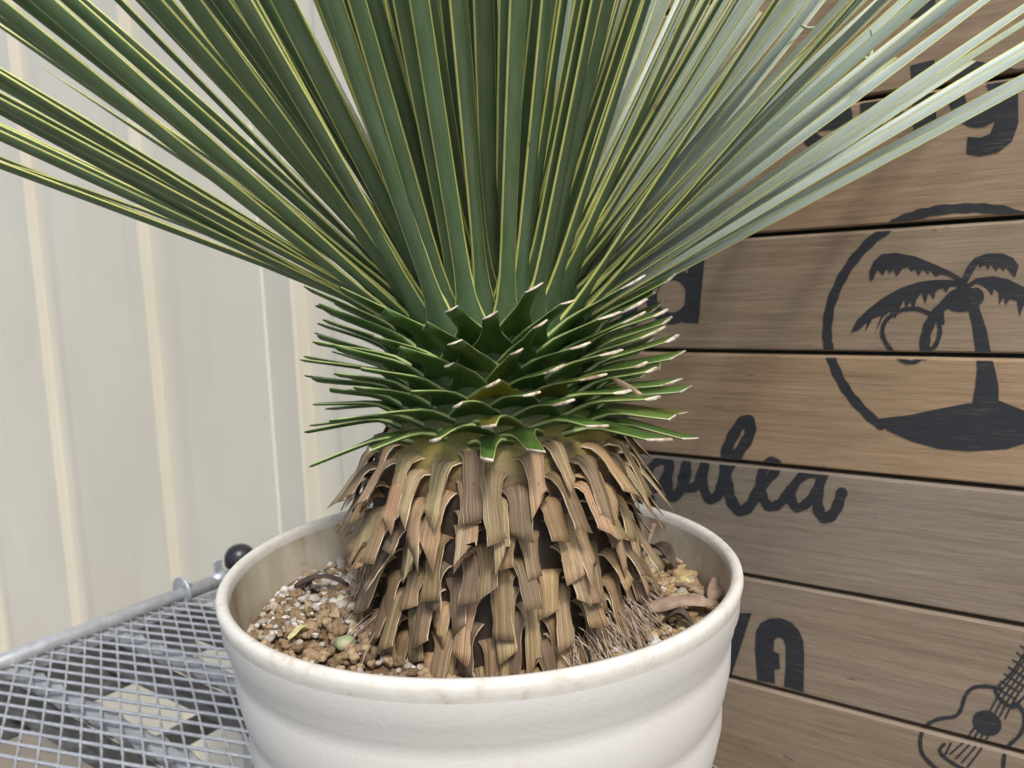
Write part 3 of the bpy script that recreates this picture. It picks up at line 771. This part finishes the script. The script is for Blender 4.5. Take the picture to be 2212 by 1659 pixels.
def leaf(az, el, base_r, base_z, L, hw0, twist, sag, col, bend=0.0, label=None):
    r0 = Vector((math.cos(az), math.sin(az), 0))
    while True:                      # leaves on the sign's side stand steep enough to clear it
        d = r0*math.cos(el) + Vector((0, 0, 1))*math.sin(el)
        if (Vector((AX.x, AX.y, base_z)) + r0*base_r + d*0.48).dot(WN) < 0.965 or el > rad(80): break
        el += rad(1.5)
    sd = Vector((r0.y, -r0.x, 0))
    B0 = Vector((AX.x, AX.y, base_z)) + r0*base_r
    Lc = L
    for k in range(60):
        q = L*k/59; p = B0 + d*q - Vector((0, 0, 1))*sag*q*q + sd*bend*q*q
        if p.dot(WN) > 0.98: Lc = max(q, 0.14); break
    # rebuild the spacing on the trimmed length
    pts = []; hw = []; th = []; kl = []; rl = []
    qs = [0, 0.007, 0.016, 0.028, 0.045, 0.07, 0.10] + [0.10 + (Lc-0.10)*k/11 for k in range(1, 12)]
    for q in qs:
        pts.append(B0 + d*q - Vector((0, 0, 1))*sag*q*q + sd*bend*q*q)
        f = 1 + 1.7*math.exp(-(q/0.020)**1.3)
        tip = max(0.05, min(1.0, (max(0.0, L-q)/(0.45*L))**0.75)) if q > 0.55*L else 1.0
        hw.append(hw0*f*tip*(0.92 + 0.10*min(1, q/0.15))); th.append(0.0030*math.exp(-q/0.06) + 0.0011)
        kl.append(0.0020*min(1, q/0.03)*tip); rl.append(twist*(1-math.exp(-q/0.09)))
    blade('leaf', pts, hw, th, kl, rl, [M_UP, M_UN, M_MG, M_MG], 0.0009, color=col, label=label)

def front(az): return max(0.0, math.cos(az - rad(270)))
NL = 252
for i in range(NL):
    t = i/(NL-1)
    az = (i*GA + R.uniform(-0.10, 0.10)) % (2*math.pi)
    el = rad(24 + 60*t**1.05 + R.uniform(-3, 3))
    fr = front(az)
    el = max(el, rad(24 + 40*fr**1.2 + R.uniform(-2, 2)))
    bz = 1.474 + 0.085*t - 0.006*fr; br = max(0.010, core_r(bz) - 0.003)
    k = R.uniform(0.84, 1.12)
    leaf(az, el, br, bz, R.uniform(0.52, 0.66), R.uniform(0.0047, 0.0068), rad(38 + R.uniform(-16, 16)), R.uniform(-0.01, 0.02), (k*R.uniform(0.95, 1.05), k, k*R.uniform(0.93, 1.05)), R.uniform(-0.025, 0.025))
# the lowest leaves that make the outline at both sides
for az_, el_ in ((158, 25), (168, 22.5), (176, 27), (186, 23.5), (193, 28), (201, 30), (172, 31), (150, 29), (2, 26), (9, 25.5), (16, 29), (26, 27)) + tuple((4 + 4.2*j, 33 + (j*17 % 27)) for j in range(13)):
    k = R.uniform(0.88, 1.1)
    leaf(rad(az_), rad(el_), 0.070, 1.474 + R.uniform(-0.004, 0.008), R.uniform(0.56, 0.66), R.uniform(0.0050, 0.0066), rad(36 + R.uniform(-12, 12)), R.uniform(-0.01, 0.02), (k, k, k), R.uniform(-0.02, 0.02))
# a slack pale leaf sagging out at the lower left
leaf(rad(176), rad(27), 0.066, 1.476, 0.62, 0.0045, rad(10), 0.20, (1.05, 1.05, 1.0), -0.10, label='slack pale leaf sagging lowest at the left')

# trimmed green stubs
NS = 136
YEL = min(range(NS), key=lambda i: abs(((1.3 + i*GA) % (2*math.pi)) - rad(268))*0.6 + abs(i/135-0.46))
for i in range(NS):
    t = i/(NS-1)
    az = (1.3 + i*GA + R.uniform(-0.07, 0.07)) % (2*math.pi)
    fr = front(az)
    z = 1.392 + 0.080*t - 0.005*fr*t
    e0 = -13 + 23*min(1, t/0.28) if t < 0.28 else 10 + 18*(t-0.28)/0.72
    el = rad(e0 - 9*fr*t + R.uniform(-4, 4))
    L = 0.075 + R.uniform(-0.013, 0.008) - 0.012*fr*(1-t)
    r0 = Vector((math.cos(az), math.sin(az), 0)); br = core_r(z) - 0.006
    B0 = Vector((AX.x, AX.y, z)) + r0*br
    pts = []; hw = []; th = []; kl = []; rl = []
    w0 = R.uniform(0.0056, 0.0080); e_start = el + rad(26)
    p = B0.copy(); prev = 0; qs = [0, 0.006, 0.013, 0.021, 0.031, 0.6*L, 0.76*L, L]
    tw = rad(14 + R.uniform(-10, 10))
    for q in qs:
        e_ = e_start + (el - e_start)*min(1, q/0.035)
        p = p + (r0*math.cos(e_) + Vector((0, 0, 1))*math.sin(e_))*(q-prev); prev = q
        pts.append(p.copy())
        hw.append(w0*(1 + 2.1*math.exp(-(q/0.017)**1.5)) * (1 - 0.26*q/L)); th.append(0.0062*math.exp(-q/0.03) + 0.0014)
        kl.append(-0.0045*math.exp(-(q/0.016)**2) + 0.0006); rl.append(tw*min(1, q/0.05))
    yel = i == YEL
    k = R.uniform(0.82, 1.15)
    c = (k*R.uniform(0.92, 1.08), k, k*R.uniform(0.9, 1.05))
    if yel: c = (5.2, 2.3, 1.2)
    if R.random() < 0.03: c = (2.0, 1.05, 0.8)
    blade('cut_leaf', pts, hw, th, kl, rl, [M_SUP, M_SUN, M_SMG, M_CUT, M_SUN], 0.00036, color=c, jag=0.06, shear=-R.uniform(0.002, 0.009), tshear=-R.uniform(0.001, 0.004), label='yellowed cut leaf stub at the front' if yel else None)

# hanging brown skirt of dead stubs
ND = 298
for i in range(ND):
    t = i/(ND-1)
    az = (0.4 + i*GA + R.uniform(-0.09, 0.09)) % (2*math.pi)
    z = 1.391 - 0.166*t
    r0 = Vector((math.cos(az), math.sin(az), 0)); sd = Vector((r0.y, -r0.x, 0))
    br = core_r(z) - 0.004
    B0 = Vector((AX.x, AX.y, z)) + r0*br
    L = R.uniform(0.040, 0.056)
    if t < 0.12: L *= 1.15
    if R.random() < 0.10: L *= 0.7
    e0 = rad((34 if t < 0.25 else 22) + R.uniform(-12, 10)); e1 = rad(-((60 + 4*t/0.45 if t < 0.45 else 64 + 18*min(1, (t-0.45)/0.35)) + R.uniform(-12, 12)))
    yaw = R.uniform(-0.14, 0.14); twd = R.uniform(-0.35, 0.35)
    pts = []; hw = []; th = []; kl = []; rl = []; p = B0.copy(); prev = 0
    w0 = R.uniform(0.0056, 0.0077); nq = 9
    for j in range(nq):
        q = L*j/(nq-1); f = min(1, q/(0.027 if t < 0.3 else 0.021)); f = f*f*(3-2*f)
        e_ = e0 + (e1-e0)*f
        p = p + (r0*math.cos(e_) + Vector((0, 0, 1))*math.sin(e_) + sd*yaw*(q/L))*(q-prev); prev = q
        pts.append(p.copy())
        hw.append(w0*(0.88 + 1.1*math.exp(-(q/0.013)**1.6) + 0.16*(q/L)**2 + 0.07*math.sin(q*260+i))); th.append(0.0012*math.exp(-q/0.02) + 0.0009)
        kl.append(-0.0018*math.exp(-(q/0.02)**2) - 0.0010 + 0.0005*math.sin(i+q*90)); rl.append(R.uniform(-0.04, 0.04) + yaw*0.6 + twd*(q/L)**2)
    if R.random() < (0.55 if t < 0.25 else 0.12): c = (1.35*R.uniform(0.9, 1.1), 1.38*R.uniform(0.9, 1.1), 1.30)
    else:
        k = R.choice((R.uniform(0.6, 1.0), R.uniform(0.9, 1.5))); c = (k*R.uniform(0.92, 1.06), k, k*R.uniform(0.80, 1.0))
    if R.random() < 0.08: c = (0.62, 0.62, 0.66)
    blade('dead_leaf_stub', pts, hw, th, kl, rl, [M_DEAD, M_DEAD, M_DEDGE, M_DEDGE], 0.0005, color=c, jag=0.05, shear=R.choice((-1, 1, 1))*(R.uniform(0.006, 0.014) if c[2] == 1.30 else R.uniform(0.0005, 0.0055)))

sp0 = at_y(1320, 817, 0.565); sp1 = at_y(1386, 851, 0.555); spm = (sp0+sp1)/2; sd_ = (sp1-sp0).normalized(); su = Vector((0, 0.35, 1)).normalized(); hh = (sp1-sp0).length/2
sv = [sd_*a*hh + su*b_*0.0028*(1-0.75*abs(a)**3) + Vector((0, -0.0012*a*a, 0)) for a in (-1, -0.5, 0, 0.5, 1) for b_ in (-1, 1)]
o = mk('leaf_sliver', sv, [(2*k, 2*k+2, 2*k+3, 2*k+1) for k in range(4)], M_LTAN, loc=spm)
o.modifiers.new('thick', 'SOLIDIFY').thickness = 0.0006
tag(o, 'thin tan dead leaf sliver caught on the green stubs at right', 'leaf')

# frayed fibres round the foot of the skirt
fb = MB()
def tuft(az, z, n, spread, L, rr_=0.108):
    for _ in range(n):
        a = az + R.gauss(0, spread); r0 = Vector((math.cos(a), math.sin(a), 0)); sd = Vector((r0.y, -r0.x, 0))
        p = r0*(rr_ + R.uniform(-0.01, 0.006)) + Vector((0, 0, z + R.uniform(-0.006, 0.006) - SOIL)); pts = [p.copy()]
        e = rad(R.uniform(-35, 5)); ln = L*R.uniform(0.6, 1.15); ya = R.uniform(-0.5, 0.5)
        for k in range(5):
            e = e + (rad(-58) - e)*0.35
            p = p + (r0*math.cos(e) + Vector((0, 0, 1))*math.sin(e) + sd*ya)*(ln/5); pts.append(p.copy())
        wv = R.uniform(0.00025, 0.0006)
        fb.tube(pts, wv, 4, cap=False)
for a, z, n in ((-38, 1.268, 70), (-28, 1.27, 60), (-50, 1.262, 60), (-62, 1.256, 45), (-15, 1.268, 40), (-2, 1.262, 30), (-92, 1.24, 22), (-105, 1.24, 22), (-78, 1.24, 18), (-150, 1.262, 30), (-165, 1.262, 30), (160, 1.25, 20), (90, 1.25, 20)):
    tuft(rad(a), z - 0.006, int(n*0.55), 0.10, R.uniform(0.034, 0.050), 0.110)
fb.build('dead_fibre', M_FIB, plant, smooth=True)['kind'] = 'stuff'

# curled pale threads peeling from leaf edges at the back right
for k, (x, y, z) in enumerate(((0.16, 0.80, 1.70), (0.20, 0.76, 1.73), (0.24, 0.74, 1.68), (0.28, 0.70, 1.74), (0.14, 0.84, 1.66), (0.22, 0.80, 1.66), (0.31, 0.68, 1.70), (0.18, 0.78, 1.62))):
    th_ = MB(); pts = []; a0 = R.uniform(0, 6.28); r_ = R.uniform(0.010, 0.022); ax = R.uniform(-0.5, 0.5); tot = R.uniform(2.2, 4.5)
    for j in range(13):
        a = a0 + tot*j/12; rr_ = r_*(1 - 0.03*j)
        pts.append(Vector((x, y, z)) - ORI + Vector((rr_*math.cos(a), 0.012*math.sin(ax + j*0.3), rr_*math.sin(a))))
    th_.tube(pts, 0.0011, 6, rr=[0.0018 - 0.0001*j for j in range(13)])
    th_.build('leaf_thread', M_SUPALE, plant, smooth=True)
